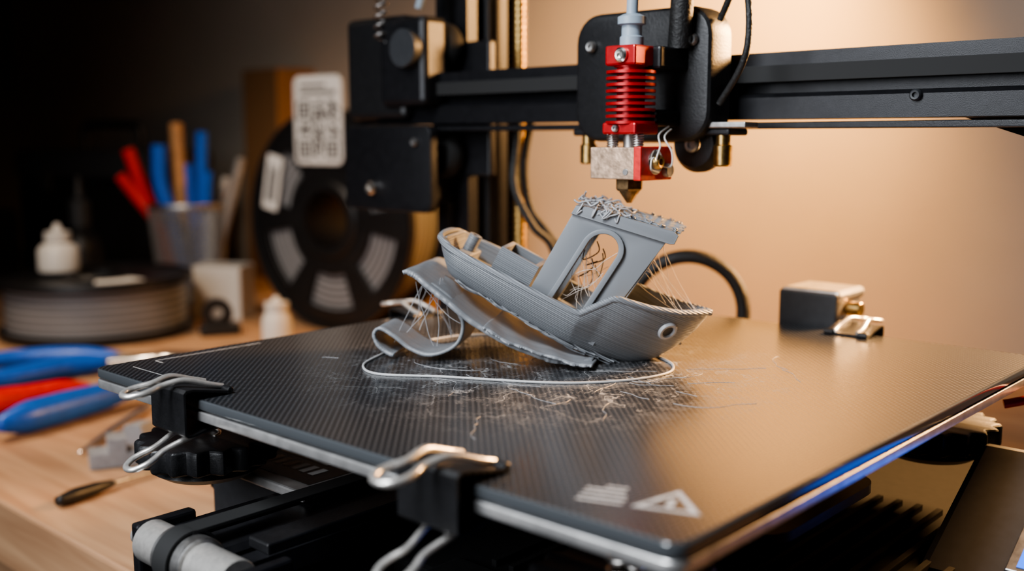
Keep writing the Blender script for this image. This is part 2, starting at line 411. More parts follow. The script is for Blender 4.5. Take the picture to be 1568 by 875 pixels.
HA, HB = .13, 2.6
plate('carriage_shroud', [rrect(6.2, 4.9, 1.1, 0, 0)], 1.6, BLACKP, PR, AX((1, 0, 0), (0, 0, 1), (0, -1, 0), (-1.1, 5.6, 10.1)), bev=.25)
plate('carriage_plate', [rrect(5.6, 4.0, .5)], .3, BLACK, PR, AX((1, 0, 0), (0, 0, 1), (0, -1, 0), (-1.2, 6.7, 9.6)), bev=.05)
box('carriage_lower_tab', (-1.0, 5.9, 8.0), (7.2, 1.4, .25), BLACK, PR, bev=.08)
box('carriage_right_bracket', (2.3, 5.6, 8.25), (2.0, 1.0, .22), STEELD, PR, bev=.05)
for a in (-4.0, 2.2):
    lathe('carriage_standoff', [(0, 0), (.28, 0), (.34, .06), (.34, .75), (.26, .8), (.26, 1.2), (0, 1.2)], BRASS, PR, T(a, 5.5, 6.75), 12)
    cyl('carriage_bolt', (a, 5.5, 7.6), (a, 5.5, 8.2), .16, STEELD, PR)
lathe('carriage_wheel', [(.3, -.45), (.85, -.45), (1.05, -.15), (1.05, .15), (.85, .45), (.3, .45), (.3, -.45)], BLACKP, PR, T(.9, 6.0, 7.55) @ RX(90))
screw('carriage_wheel_bolt', (.9, 5.5, 7.55), (0, -1, 0), .3, STEELD, PR)
screw('carriage_screw', (-3.3, 4.75, 11.3), (0, -1, 0), .22, STEELD, PR)
screw('carriage_screw.001', (1.3, 4.75, 11.3), (0, -1, 0), .22, STEELD, PR)
prof = [(0, 8.0)]
z = 8.28
prof += [(.80, 8.28)]
while z < 10.2:
    prof += [(.88, z), (.88, z+.10), (.50, z+.10), (.50, z+.22)]
    z += .22
prof += [(.6, z), (.6, 10.4), (0, 10.4)]
lathe('heatsink_fins', prof, REDA, PR, T(HA, HB, 0), 48)
box('heatsink_top_block', (HA, HB+.05, 10.65), (1.3, 1.5, .7), REDA, PR, bev=.08)
box('heatsink_bottom_block', (HA, HB, 8.12), (1.45, 1.45, .42), REDA, PR, bev=.08)
box('heatsink_mount', (HA, HB+1.4, 10.6), (1.9, 2.0, .8), BLACK, PR, bev=.1)
box('heatsink_mount_lower', (HA, HB+1.5, 8.5), (1.3, 1.6, .6), BLACK, PR, bev=.1)
screw('heatsink_screw', (HA+.1, HB-.72, 10.65), (0, -1, 0), .26, STEEL, PR, h=.14)
screw('heatsink_screw.001', (HA-.1, HB-.75, 8.12), (0, -1, 0), .13, STEELD, PR, h=.1)
for dx in (-.55, .55):
    cyl('heatbreak_stud', (HA+dx, HB-.3, 7.4), (HA+dx, HB-.3, 8.0), .12, STEEL, PR)
    tube('heatbreak_spring', [(HA+dx+.19*math.cos(i*.8), HB-.3+.19*math.sin(i*.8), 7.45+i*.011) for i in range(45)], .035, STEELD, PR, n=1)
cyl('heatbreak_throat', (HA, HB, 7.3), (HA, HB, 8.0), .25, STEELD, PR)
box('heater_block', (HA, HB, 6.90), (2.1, 1.9, 1.12), HEATB, PR, bev=.04)
box('heater_block_sleeve', (HA+1.0, HB, 6.90), (.32, 1.96, 1.18), REDS, PR, bev=.05)
FX = HA+1.16
screw('heater_clamp_washer', (FX, HB-.15, 6.95), (1, 0, 0), .44, STEEL, PR, h=.12)
screw('heater_clamp_screw', (FX+.1, HB-.15, 6.95), (1, 0, 0), .26, BRASS, PR, h=.2)
cyl('heater_cartridge', (FX-.1, HB+.55, 6.65), (FX+.22, HB+.55, 6.65), .24, STEELD, PR)
cyl('heater_grub_screw', (HA+.5, HB-.9, 6.6), (HA+.5, HB-.97, 6.6), .13, STEELD, PR)
tubes('thermistor_wires', [
    [(FX+.15, HB-.2, 6.95), (FX+.28, HB-.4, 7.15), (FX+.2, HB-.1, 7.5), (FX-.2, HB+.4, 7.9), (HA+.7, HB+1.4, 8.2)],
    [(FX+.15, HB+.1, 6.8), (FX+.3, HB+.45, 6.8), (FX+.25, HB+.55, 7.3), (FX-.1, HB+.6, 7.8), (HA+.8, HB+1.4, 8.1)],
    [(FX+.15, HB-.4, 7.1), (FX+.22, HB-.65, 7.0), (FX+.2, HB-.6, 6.7), (FX+.15, HB-.1, 6.6)]], .032, WHITEP, PR)
lathe('nozzle_hex', [(0, 6.34), (.52, 6.34), (.52, 5.98), (.44, 5.9), (0, 5.9)], BRASSD, PR, T(HA, HB, 0), 6, flat=True)
lathe('nozzle_cone', [(0, 5.95), (.36, 5.95), (.36, 5.86), (.09, 5.47), (0, 5.47)], BRASSD, PR, T(HA, HB, 0), 24)
lathe('ptfe_coupler', [(0, 11), (.42, 11), (.42, 11.3), (.36, 11.35), (.36, 11.7), (.5, 11.75), (.5, 12.0), (.3, 12.1), (0, 12.1)], PTFE, PR, T(HA, HB, 0), 24)
tube('ptfe_tube', [(HA, HB, 12), (HA, HB+.1, 14), (HA-.5, HB+1, 18), (HA-4, HB+3, 24), (-12, 8, 24), (-15.8, 7.2, 14)], .21, PTFE, PR)
tube('hotend_cable_sleeve', [(HA+.8, HB+1.8, 11), (HA+1.0, HB+1.7, 14), (HA+.6, HB+2.2, 18), (HA-3, HB+4, 25), (-10, 9, 28)], .42, CABLE, PR)
tubes('hotend_wires', [[(2.3, 5, 9), (3.6, 4.6, 11), (3.0, 5, 14.5), (1.5, 5.5, 19)], [(2.0, 5.4, 12), (2.8, 5, 13.5), (2.4, 5.2, 16), (1, 5.5, 20)]], .12, CABLE, PR)
def WL(l): return [W2L(*p) for p in l]
tubes('rear_cables', [WL([(.4, 50, 10), (.2, 50, 7.5), (.1, 50, 5.5), (1.0, 50, 3.6), (2.0, 50.5, 2.4), (2.6, 51, -1), (2.6, 51, -5)]),
                     WL([(1.0, 51, 9), (.6, 51, 6.5), (.9, 51, 4.4), (1.9, 51, 3.0), (2.9, 51, 1.2), (3.2, 52, -4)])], .20, CABLE, PR)
tube('bed_cable_sleeve', WL([(5.2, 51, -2), (6.1, 50.5, .6), (7.3, 50, 1.85), (8.8, 49.6, 2.15), (10.2, 49.3, 1.5), (10.95, 49, .2), (10.9, 48.8, -1.6), (10.3, 48.6, -5)]), .34, CABLE, PR)
box('y_motor_body', (2.4, 13.7, .1), (2.5, 2.4, 2.7), ALU, PR, bev=.25)
box('y_motor_cap', (2.4, 13.7, 1.25), (2.7, 2.6, .5), ALU, PR, bev=.18)
box('y_motor_front', (2.4, 12.4, .1), (2.6, .3, 2.6), DARK, PR, bev=.1)
cyl('y_motor_shaft', (3.7, 13.4, .7), (4.3, 13.4, .7), .3, BRASS, PR)
box('y_motor_bracket', (2.4, 14.6, -4.5), (2.2, 1.2, 7.5), BLACK, PR)
LM = T(15.3, 6.2, -4.6) @ RX(28)
lcd = empty('lcd_controller', LM, PR)
box('lcd_case', (0, 0, 0), (9, 6.4, 1.3), DARK, lcd, bev=.3)
box('lcd_bezel', (.9, -.2, .68), (6.0, 4.2, .12), STEELD, lcd, bev=.05)
quads('lcd_display', [(-1.8, -2.1, 3.6, 1.7)], .75, SCREEN, lcd)
box('lcd_stand', (0, .5, -2.2), (3, 2, 4.2), BLACK, lcd)
tube('red_power_wire', [(11.2, 9.6, -1.4), (13, 10.4, -1.0), (15.5, 10.6, -1.3), (18, 11, -3), (19, 12, -7)], .16, REDG, PR)

# ------------------------------------------------------------------ binder clips
def clip(M, s=1.0):
    e = empty('binder_clip', M @ Matrix.Scale(s, 4))
    w = 1.9
    pr = [(.95, .04), (-.35, .30), (-.52, .30), (-.58, .22), (-.58, -.92), (-.52, -1.0), (-.35, -1.02), (.95, -.74)]
    inn = [(.95, -.81), (-.33, -1.09), (-.55, -1.08), (-.65, -.98), (-.65, .28), (-.55, .37), (-.33, .37), (.95, .11)]
    plate('clip_body', [pr+inn], w, BLACKP, e, YZ.copy())
    for sx in (-1, 1):
        cyl('clip_lip_roll', (sx*.95, .95, .12), (sx*.52, .95, .12), .12, BLACKP, e, seg=14)
        cyl('clip_lip_roll', (sx*.95, .95, -.82), (sx*.52, .95, -.82), .12, BLACKP, e, seg=14)
    def wire(zf):
        half = [(.50, .95, zf(0)), (.52, .5, zf(.45)), (.40, -.3, zf(1.25)), (.27, -.95, zf(1.9)), (.38, -1.35, zf(2.3)), (.40, -1.65, zf(2.6)), (.25, -1.92, zf(2.87)), (0, -2.0, zf(2.95))]
        return half + [(-x, y, z) for x, y, z in reversed(half[:-1])]
    tube('clip_handle_top', wire(lambda d: .18+.40*min(d/1.3, 1)-.16*max(0, d-1.3)), .095, NICKEL, e, n=5)
    tube('clip_handle_bottom', wire(lambda d: -.84-.42*min(d/1.3, 1)-.38*max(0, d-1.3)), .095, NICKEL, e, n=5)
    return e
clip(PM @ T(-6.0, -H, 0))
clip(PM @ T(5.4, -H, 0), s=1.05)
clip(PM @ T(4.8, H, 0) @ RZ(180), s=.95)
clip(PM @ T(-H, 2.9, 0) @ RZ(-90), s=.95)

# ------------------------------------------------------------------ BOAT
YAW, PITCH = -12, 28
BR = empty('toy_boat', T(.08, 37.3, .10) @ RZ(YAW))
PB = RY(PITCH)

def tab(t, x):
    n = len(t)
    if x <= t[0][0]: return t[0][1]
    if x >= t[-1][0]: return t[-1][1]
    for i in range(n-1):
        if t[i][0] <= x <= t[i+1][0]:
            x0, y0 = t[i]; x1, y1 = t[i+1]; f = (x-x0)/(x1-x0)
            m0 = (y1-t[i-1][1])/(x1-t[i-1][0]) if i > 0 else (y1-y0)/(x1-x0)
            m1 = (t[i+2][1]-y0)/(t[i+2][0]-x0) if i < n-2 else (y1-y0)/(x1-x0)
            h = x1-x0
            return (2*f**3-3*f*f+1)*y0+(f**3-2*f*f+f)*h*m0+(-2*f**3+3*f*f)*y1+(f**3-f*f)*h*m1
def lin(t, x):
    for i in range(len(t)-1):
        if x <= t[i+1][0]:
            return t[i][1]+(t[i+1][1]-t[i][1])*max(0, (x-t[i][0]))/(t[i+1][0]-t[i][0])
    return t[-1][1]
KS = [(0, -3.35), (.1, -2.6), (.3, -.9), (.5, .9), (.7, 2.5), (.82, 3.45), (.9, 4.15), (.96, 4.8), (1, 5.25)]
KN = [(0, 1.55), (.1, 1.5), (.3, 1.5), (.5, 1.5), (.7, 1.52), (.82, 1.62), (.9, 2.0), (.96, 2.8), (1, 3.9)]
GN = [(0, 2.60), (.06, 2.52), (.3, 2.66), (.57, 2.82), (.595, 2.88), (.67, 3.82), (.69, 3.92), (.8, 4.10), (.9, 4.34), (1, 4.75)]
WW = [(0, 1.30), (.03, 1.62), (.1, 1.93), (.3, 2.22), (.5, 2.3), (.65, 2.2), (.78, 1.82), (.88, 1.25), (.95, .66), (1, .05)]
BB = [(0, .62), (.5, .62), (.7, .5), (.85, .3), (1, .2)]
def hull(u, v, sgn=-1, inset=0.):
    s = (1-v)*tab(KS, u)+v*(-4.1+9.5*u); n = (1-v)*tab(KN, u)+v*lin(GN, u)
    b = tab(BB, u); w = tab(WW, u)
    y = w*(b+(1-b)*math.sin(v*math.pi/2)**.85)-inset
    return Vector((s, sgn*max(y, 0), n))
NU, NV = 90, 18
us = [i/NU for i in range(NU+1)] + [.595, .67]; us = sorted(set(us))
vs, fs = [], []
row = None
for u in us:
    line = [hull(u, 1-k/NV, -1) for k in range(NV+1)] + [Vector((tab(KS, u), 0, tab(KN, u)))] + [hull(u, k/NV, 1) for k in range(NV+1)]
    row = len(line); vs += line
for i in range(len(us)-1):
    for k in range(row-1):
        a = i*row+k; fs.append((a, a+row, a+row+1, a+1))
for k in range((row-1)//2):
    a, b = k, row-1-k
    fs.append((a, a+1, b-1, b) if a+1 != b-1 else (a, a+1, b))
me = bpy.data.meshes.new('boat_hull'); me.from_pydata(vs, [], fs)
bm = bmesh.new(); bm.from_mesh(me); bmesh.ops.recalc_face_normals(bm, faces=bm.faces); bm.to_mesh(me); bm.free()
hl = fin('boat_hull', me, PLA, BR, PB); smooth_angle(hl, 40)
md = hl.modifiers.new('wall', 'SOLIDIFY'); md.thickness = .24; md.offset = -1; md.use_rim = True
rim = []
for sg in (-1, 1):
    rim.append([tuple(hull(u, 1, sg, .1)) for u in us])
tubes('boat_gunwale', rim, .13, PLA, BR, PB, n=1, res=2)
tubes('boat_transom_rim', [[tuple(hull(0, 1, -1, .1)), tuple(hull(0, 1, -1, .8)+Vector((-.1, 0, .03))), tuple(hull(0, 1, 1, .8)+Vector((-.1, 0, .03))), tuple(hull(0, 1, 1, .1))]], .13, PLA, BR, PB, n=4, res=2)
def deck(name, u0, u1, nd, N=40):
    vs, fs = [], []
    for i in range(N+1):
        u = u0+(u1-u0)*i/N
        v = max(.02, min(1, (nd-tab(KN, u))/(lin(GN, u)-tab(KN, u))))
        p = hull(u, v, 1, .12); vs += [(p.x, -p.y, nd), (p.x, p.y, nd)]
    for i in range(N): fs.append((2*i, 2*i+2, 2*i+3, 2*i+1))
    me = bpy.data.meshes.new(name); me.from_pydata(vs, [], fs)
    ob = fin(name, me, PLAS, BR, PB); m = ob.modifiers.new('t', 'SOLIDIFY'); m.thickness = .1
deck('boat_stern_deck', .03, .66, 2.02)
deck('boat_fore_deck', .64, .985, 3.3)
def hollow(name, s0, s1, hw, n0, n1, t=.16):
    plate(name, [[(s0, -hw), (s1, -hw), (s1, hw), (s0, hw)], [(s0+t, -hw+t), (s1-t, -hw+t), (s1-t, hw-t), (s0+t, hw-t)]], n1-n0, PLA, BR, PB @ T(0, 0, (n0+n1)/2), bev=.02)
hollow('boat_cargo_box', -2.05, -.55, .95, 1.95, 3.34)
plate('boat_cargo_box_floor', [[(-2.0, -.85), (-.6, -.85), (-.6, .85), (-2.0, .85)]], .1, PLA, BR, PB @ T(0, 0, 2.5))
lathe('boat_rod_holder', [(0, 2.8), (.12, 2.8), (.12, 3.0), (.24, 3.0), (.24, 1.9), (0, 1.9)], PLA, BR, PB @ T(-3.25, .25, 0), 24)
box('boat_stern_bench', (0, 0, 0), (.5, 2.4, .5), PLA, BR, PB @ T(-3.2, 0, 2.15))
def arch(sl, sr, n0, nt_, lean=0.0, n=16):
    cx = (sl+sr)/2; hw = (sr-sl)/2; ns = nt_-hw*1.05
    pts = [(sl, n0), (sr, n0)]
    for i in range(n+1):
        a = math.pi*i/n; pts.append((cx+hw*math.cos(a), ns+hw*1.05*math.sin(a)))
    return [(x+(y-n0)*lean, y) for x, y in pts]
CW = 1.55
side = [(-.42, 1.98), (2.45, 1.98), (2.52, 3.6), (2.88, 6.3), (-.34, 5.66)]
op = arch(.40, 1.46, 2.2, 5.62, .07)
for sg in (-1, 1):
    plate('boat_cabin_side', [side, op], .34, PLA, BR, PB @ T(0, sg*(CW-.17), 0) @ XZ, bev=.03)
    o2 = arch(.20, 1.66, 2.1, 5.80, .07)
    plate('boat_window_frame', [o2, op], .14, PLA, BR, PB @ T(0, sg*(CW+.05), 0) @ XZ, bev=.03)
def wallx(name, s0, n0, s1, n1, win):
    d = Vector((s1-s0, 0, n1-n0)); L = d.length; d.normalize()
    M = AX((0, 1, 0), tuple(d), tuple(Vector((0, 1, 0)).cross(d)), (s0, 0, n0))
    plate(name, [[(-CW+.05, 0), (CW-.05, 0), (CW-.05, L), (-CW+.05, L)], win(L)], .3, PLA, BR, PB @ M, bev=.02)
wallx('boat_cabin_back', -.25, 1.98, -.17, 5.68, lambda L: rrect(1.7, L*.62, .3, 0, L*.45))
wallx('boat_cabin_front', 2.30, 1.98, 2.72, 6.26, lambda L: rrect(1.9, L*.34, .25, 0, L*.70))
roof = [(-.38, 5.62), (3.02, 6.32), (3.16, 6.40), (3.14, 6.72), (2.9, 6.78), (-.0, 6.10), (-.36, 5.96)]
plate('boat_roof', [roof], 2*CW+.22, PLA, BR, PB @ XZ, bev=.05)
def roofn(s): return 6.10+s*.226
rag = []
for i in range(26):
    s = random.uniform(1.4, 3.0); y = random.choice((-1, 1))*(CW+random.uniform(-.2, .05)) if random.random() < .7 else random.uniform(-1.5, 1.5)
    n = roofn(s); rag.append([(s, y, n-.08), (s+random.uniform(-.05, .1), y+random.uniform(-.06, .06), n+random.uniform(.04, .10)), (s+random.uniform(-.12, .15), y+random.uniform(-.1, .1), n+random.uniform(.05, .11))])
for k in range(16):
    y = -1.5+k*.2; rag.append([(1.4+random.uniform(-.3, .3), y, roofn(1.4)+.03), (2.2, y+random.uniform(-.05, .05), roofn(2.2)+.04), (3.1+random.uniform(-.1, .12), y, roofn(3.05)+.02)])
tubes('boat_roof_ragged_lines', rag, .045, PLA, BR, PB, n=3, res=2)
tg = []
for k in range(34):
    s, y = random.uniform(-.25, 1.0), random.uniform(-1.5, 1.3); n = roofn(s)+.05
    L = []
    ang = random.uniform(0, 6.28)
    for i in range(random.randint(5, 8)):
        L.append((s, y, n+abs(random.gauss(.04, .08))))
        ang += random.uniform(-1.2, 1.2); s += .22*math.cos(ang); y += .22*math.sin(ang)
        s = max(-.48, min(1.4, s)); y = max(-1.66, min(1.6, y)); n = roofn(s)+.04
    tg.append(L)
for k in range(9):
    s = random.uniform(-.3, 1.0); y = -1.62-random.uniform(0, .08); n = roofn(s)
    tg.append([(s, -1.3, n+.1), (s+.1, y, n+.08), (s+random.uniform(-.2, .2), y-.04, n-random.uniform(.1, .3)), (s+random.uniform(-.3, .3), y-.02, n-random.uniform(0, .2))])
tubes('boat_roof_tangle', tg, .034, PLAF, BR, PB, n=5, res=2)
best = min(((abs(hull(u/200, v/40).x-4.42)+abs(hull(u/200, v/40).z-3.62), u/200, v/40) for u in range(140, 198) for v in range(41)))
u0, v0 = best[1], best[2]
for sg in (-1, 1):
    p = hull(u0, v0, sg); du = hull(u0+.01, v0, sg)-p; dv = hull(u0, v0+.02, sg)-p
    nn = du.cross(dv).normalized()
    if nn.y*sg < 0: nn = -nn
    q = Vector((0, 0, 1)).rotation_difference(nn).to_matrix().to_4x4()
    lathe('boat_hawse_ring', [(.20, -.1), (.20, .03), (.24, .09), (.32, .09), (.36, .03), (.36, -.1)], PLAF, BR, PB @ T(*p) @ q, 32)
    lathe('boat_hawse_dark_disc', [(0, .01), (.21, .02), (.21, -.1)], DARK, BR, PB @ T(*p) @ q, 24)  # dark disc on the uncut hull, its colour stands for shade inside the hole
dr = []
for k in range(26):
    u = random.uniform(.1, .85); p = hull(u, random.uniform(0, .12), -1)
    dr.append([tuple(p+Vector((-.5, -.02, .02))), tuple(p+Vector((0, -.05, -.02-random.random()*.06))), tuple(p+Vector((.6, -.03, 0)))])
tubes('boat_hull_loose_lines', dr, .03, PLA, BR, PB, n=4, res=2)

sheet('peeled_raft_sheet', [(-3.55, 3.02), (-3.3, 3.06), (-2.9, 2.86), (-1.9, 2.12), (-.9, 1.38), (.2, .74), (1.2, .32), (2.2, .10), (3.1, .03)], 4.3, .15, PLAS, BR, nw=16, jag=.03, wob=.015, y0=-.15,
      taper=lambda t: .86+.22*math.sin(math.pi*min(1, t*1.15)) if t < .8 else 1.0-(t-.8)*1.2, n=10)
sheet('peeled_raft_layer', [(-.6, 1.26), (0, .96), (.8, .60), (1.6, .36), (2.4, .20), (3.2, .08)], 4.6, .07, PLAS, BR, nw=16, jag=.09, wob=.05, y0=-.2, n=9)
sheet('curled_brim_strip', [(-2.9, 2.78), (-2.3, 2.5), (-1.75, 2.0), (-1.42, 1.35), (-1.55, .7), (-2.1, .25), (-2.8, .12), (-3.4, .35), (-3.95, .75), (-4.4, .98), (-4.66, .86), (-4.6, .5), (-4.25, .15), (-3.95, .05)], 2.0, .11, PLAS, BR, nw=10, jag=.02, wob=.02, y0=-1.0, n=9)
st = []
def string(a, b, sag=.15, w=.04):
    a, b = Vector(a), Vector(b); L = []
    for i in range(5):
        t = i/4; p = a.lerp(b, t); p.z -= sag*math.sin(math.pi*t); p += Vector([random.uniform(-w, w) for _ in range(3)]) if 0 < i < 4 else Vector()
        L.append(tuple(p))
    return L
for k in range(12):
    st.append(string((2.75+random.uniform(-.1, .1), random.uniform(-1.4, 1.4), random.uniform(4.4, 6.2)), (random.uniform(3.8, 5.2), random.uniform(-.4, .4), random.uniform(4.0, 4.6)), .05, .02))
for k in range(13):
    y = random.choice((-1.4, 1.4, -1.2, 0))
    st.append(string((random.uniform(.5, .7), y, random.uniform(2.6, 5.3)), (random.uniform(1.4, 1.7), y+random.uniform(-.4, .4), random.uniform(2.6, 5.3)), .15, .1))
tubes('boat_stringing', st, .008, HAIR, BR, PB, n=4, res=1)
st = []
for k in range(5):
    s, n = random.uniform(.7, 1.4), random.uniform(3.4, 5.5); y = random.uniform(-1.2, .8)
    st.append([(s, y, n), (s+random.uniform(.1, .3), y, n-.3), (s+random.uniform(-.3, .3), y, n-.8), (s+random.uniform(-.3, .2), y+.1, n-.5)])
tubes('boat_ooze_loops', st, .024, BRASSD, BR, PB, n=5, res=1)
st = []
for k in range(10):
    y = random.uniform(-1.9, .2)
    st.append(string((random.uniform(-3.4, -2.3), y, random.uniform(2.3, 2.9)), (random.uniform(-4.2, -1.8), y+random.uniform(-.4, .4), random.uniform(.3, .9)), random.uniform(-.1, .15), .06))
for k in range(6):
    y = random.uniform(-1.9, -.2)
    st.append(string((random.uniform(-3.0, -2.3), y, 2.5), (-1.5, y+random.uniform(-.4, .4), random.uniform(.6, 1.6)), .1, .05))
tubes('brim_stringing', st, .012, PLAF, BR, n=4, res=1)

sk = [(-4.86, 36.4), (-5.09, 34.9), (-4.40, 33.7), (-2.22, 33.3), (1.37, 32.45), (3.7, 32.8), (5.12, 33.8), (5.53, 35.1), (5.2, 36.6), (4.6, 38.4), (2.9, 40.1), (0, 40.8), (-2.2, 40.4), (-4.0, 38.5)]
SR = empty('skirt_filament_loop', T(0, 0, 0))
tubes('skirt_strand', [[(x, y, .045) for x, y in sk]], .045, SKIRT, SR, closed=True, n=10)
hs = []
for k in range(34):
    x, y = random.gauss(2.5, 3.6), random.gauss(32, 3.4); a = random.uniform(0, 6.28); L = []
    if abs(x-2.4)+abs(y-35.7) > 11: continue
    for i in range(random.randint(4, 9)):
        L.append((x, y, .009)); a += random.uniform(-.5, .5); l = random.uniform(.15, .45); x += l*math.cos(a); y += l*math.sin(a)
    hs.append(L)
HRoot = empty('filament_scraps')
tubes('scrap_strands', hs, .007, PLAF, HRoot, n=4, res=1)

# ------------------------------------------------------------------ TABLE & ROOM
TR = empty('work_table', PM)
box('table_top', (-40, 20.25, TABLE_Z-1.6), (200, 59.5, 3.2), WOOD, TR, bev=.15)
for a in (-132, 54):
    for b in (-5, 45): box('table_leg', (a, b, -48), (6, 6, 70), WOOD, TR, bev=.3)
box('table_apron', (-40, -6.5, -16), (186, 2, 7), WOOD, TR, bev=.1)
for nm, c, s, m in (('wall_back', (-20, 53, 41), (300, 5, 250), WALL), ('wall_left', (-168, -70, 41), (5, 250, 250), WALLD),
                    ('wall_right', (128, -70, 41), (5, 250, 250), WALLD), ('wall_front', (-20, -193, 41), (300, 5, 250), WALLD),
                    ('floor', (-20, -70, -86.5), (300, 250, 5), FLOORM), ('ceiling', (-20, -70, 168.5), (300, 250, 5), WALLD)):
    o = box(nm, (0, 0, 0), s, m, None, None, bev=0); o.matrix_basis = PM @ T(*c)
o = box('baseboard_back', (0, 0, 0), (290, 1.2, 8), WHITEP, None, None, bev=.2); o.matrix_basis = PM @ T(-20, 49.9, -80)

# ------------------------------------------------------------------ SPOOLS
def spool(name, M, Rr, width, windows=True, wr=.84):
    e = empty(name, M)
    def sector(a0, a1, r0, r1, n=10):
        p = [(r1*math.cos(R(a0+(a1-a0)*i/n)), r1*math.sin(R(a0+(a1-a0)*i/n))) for i in range(n+1)]
        p += [(r0*math.cos(R(a1-(a1-a0)*i/n)), r0*math.sin(R(a1-(a1-a0)*i/n))) for i in range(n+1)]
        return p
    loops = [circ(Rr, 96), circ(Rr*.26, 40)]
    if windows:
        for k in range(6): loops.append(sector(k*60+10, k*60+50, Rr*.50, Rr*.82))
    for sg in (-1, 1):
        plate('spool_flange', loops, .4, BLACKP, e, T(0, 0, sg*(width/2-.2)), bev=.06)
        lathe('spool_rim', [(Rr*.955, -.1), (Rr*.955, .3), (Rr*.97, .36), (Rr, .36), (Rr+.05, .25), (Rr+.05, -.3), (Rr*.98, -.35), (Rr*.955, -.1)], BLACKP, e, T(0, 0, sg*(width/2-.1)) @ (RX(180) if sg < 0 else Matrix()), 96)
        lathe('spool_hub_ring', [(Rr*.26, -.2), (Rr*.26, .35), (Rr*.33, .35), (Rr*.36, .1), (Rr*.36, -.2)], BLACKP, e, T(0, 0, sg*(width/2)) @ (RX(180) if sg < 0 else Matrix()), 48)
    lathe('spool_core', [(Rr*.26, -width/2+.1), (Rr*.26, width/2-.1), (Rr*.3, width/2-.1), (Rr*.3, -width/2+.1), (Rr*.26, -width/2+.1)], BLACKP, e, None, 48)
    lathe('spool_winding', [(Rr*.3, -width/2+.45), (Rr*.3, width/2-.45), (Rr*wr, width/2-.45), (Rr*wr, -width/2+.45), (Rr*.3, -width/2+.45)], WIND, e, None, 96)
    return e
za = Vector((-.58, -.815, 0)).normalized(); ya = Vector((0, 0, 1)); xa = ya.cross(za)
S1 = spool('filament_spool', AX(tuple(xa), tuple(ya), tuple(za), (-14.4, 93, .76)), 9.7, 5.6)
plate('spool_label', [rrect(2.0, 5.0, .3)], .05, WHITE, S1, T(-6.9, 3.1, 2.86) @ RZ(-12))
quads('spool_label_text', [(-.6+.25*i, -1.8+.1*(i % 2), -.45+.25*i, 1.7-.3*(i % 3)) for i in range(5)], .03, DARK, S1, T(-6.9, 3.1, 2.88) @ RZ(-12))
QM = T(-.6, 8.6, 3.1)
plate('qr_tag', [rrect(5.8, 7.6, .7)], .1, WHITE, S1, QM, bev=.03)
N = 21; rects = []; random.seed(5)
cs = 5.0/N
def finder(i, j):
    for (a, b) in ((0, 0), (0, N-7), (N-7, 0)):
        x, y = i-a, j-b
        if -1 <= x <= 7 and -1 <= y <= 7:
            if x in (-1, 7) or y in (-1, 7): return False
            return x in (0, 6) or y in (0, 6) or (2 <= x <= 4 and 2 <= y <= 4)
    return None
for i in range(N):
    for j in range(N):
        f = finder(i, j)
        if f is None: f = random.random() < .55
        if f: rects.append((-2.5+i*cs, -3.3+j*cs, -2.5+(i+1)*cs, -3.3+(j+1)*cs))
quads('qr_code', rects, .056, INK, S1, QM)
quads('qr_caption', [(-2.2, 2.2, 2.2, 2.5), (-2.2, 2.85, 1.0, 3.1)], .056, INK, S1, QM)

S2 = spool('filament_spool', T(-36.2, 90, TABLE_Z+2.62), 8.0, 4.6, windows=False, wr=.93)
plate('spool_label', [[(5.6*math.cos(R(a)), 5.6*math.sin(R(a))) for a in range(-70, -20, 5)]+[(3.6*math.cos(R(a)), 3.6*math.sin(R(a))) for a in range(-20, -71, -5)]], .04, WHITE, S2, T(0, 0, 2.34))

def bottle(M, r, h, capr, caph, mt=WHITEP, capm=WHITEP):
    e = empty('squeeze_bottle', M)
    lathe('bottle_body', [(0, 0), (r*.9, 0), (r, .1*r), (r, h*.7), (r*.85, h*.85), (capr*1.05, h*.95), (capr*1.05, h), (0, h)], mt, e)
    lathe('bottle_cap', [(0, h), (capr*1.2, h), (capr*1.2, h+caph*.5), (capr*.5, h+caph*.6), (capr*.25, h+caph), (0, h+caph)], capm, e, None, 24)
    return e
bottle(T(-39.4, 90, TABLE_Z+5.32), 1.7, 2.7, .9, 1.5)
bottle(T(-44, 106, TABLE_Z), 2.1, 8, .9, 5.0, BLACKP, DARK)
bottle(T(-19.0, 83, TABLE_Z), 1.2, 3.2, .8, 1.0)

# ------------------------------------------------------------------ PEN CUP
CE = empty('pen_cup', T(-32.6, 105, TABLE_Z) @ Matrix.Scale(1.08, 4))
vs, fs = [], []
na, nz_ = 54, 26
for j in range(nz_+1):
    t = j/nz_; r = 2.7+.9*t
    for i in range(na):
        a = 2*math.pi*(i+.5*j)/na; vs.append((r*math.cos(a), r*math.sin(a), .3+9.0*t))
for j in range(nz_):
    for i in range(na):
        k = (i+1) % na; fs.append((j*na+i, j*na+k, (j+1)*na+k, (j+1)*na+i))
me = bpy.data.meshes.new('cup_mesh'); me.from_pydata(vs, [], fs)
o = fin('cup_mesh', me, GALV, CE); md = o.modifiers.new('w', 'WIREFRAME'); md.thickness = .15
lathe('cup_rim', [(3.5, 9.2), (3.72, 9.2), (3.75, 9.45), (3.7, 9.65), (3.5, 9.65), (3.5, 9.2)], STEELD, CE)
lathe('cup_base', [(0, 0), (2.75, 0), (2.85, .3), (2.8, .9), (2.65, .9), (2.6, .2), (0, .2)], STEELD, CE)
def stick(nm, x0, y0, x1, y1, L, r, m):
    cyl(nm, Vector((x0, y0, .5)), Vector((x1, y1, L)), r, m, CE, seg=16, bev=.12)
tube('cup_pliers_grip', [(-1.6, -.5, 2), (-2.6, -.6, 7), (-3.9, -.8, 11), (-5.0, -1, 14.6)], .6, REDG, CE, n=8)
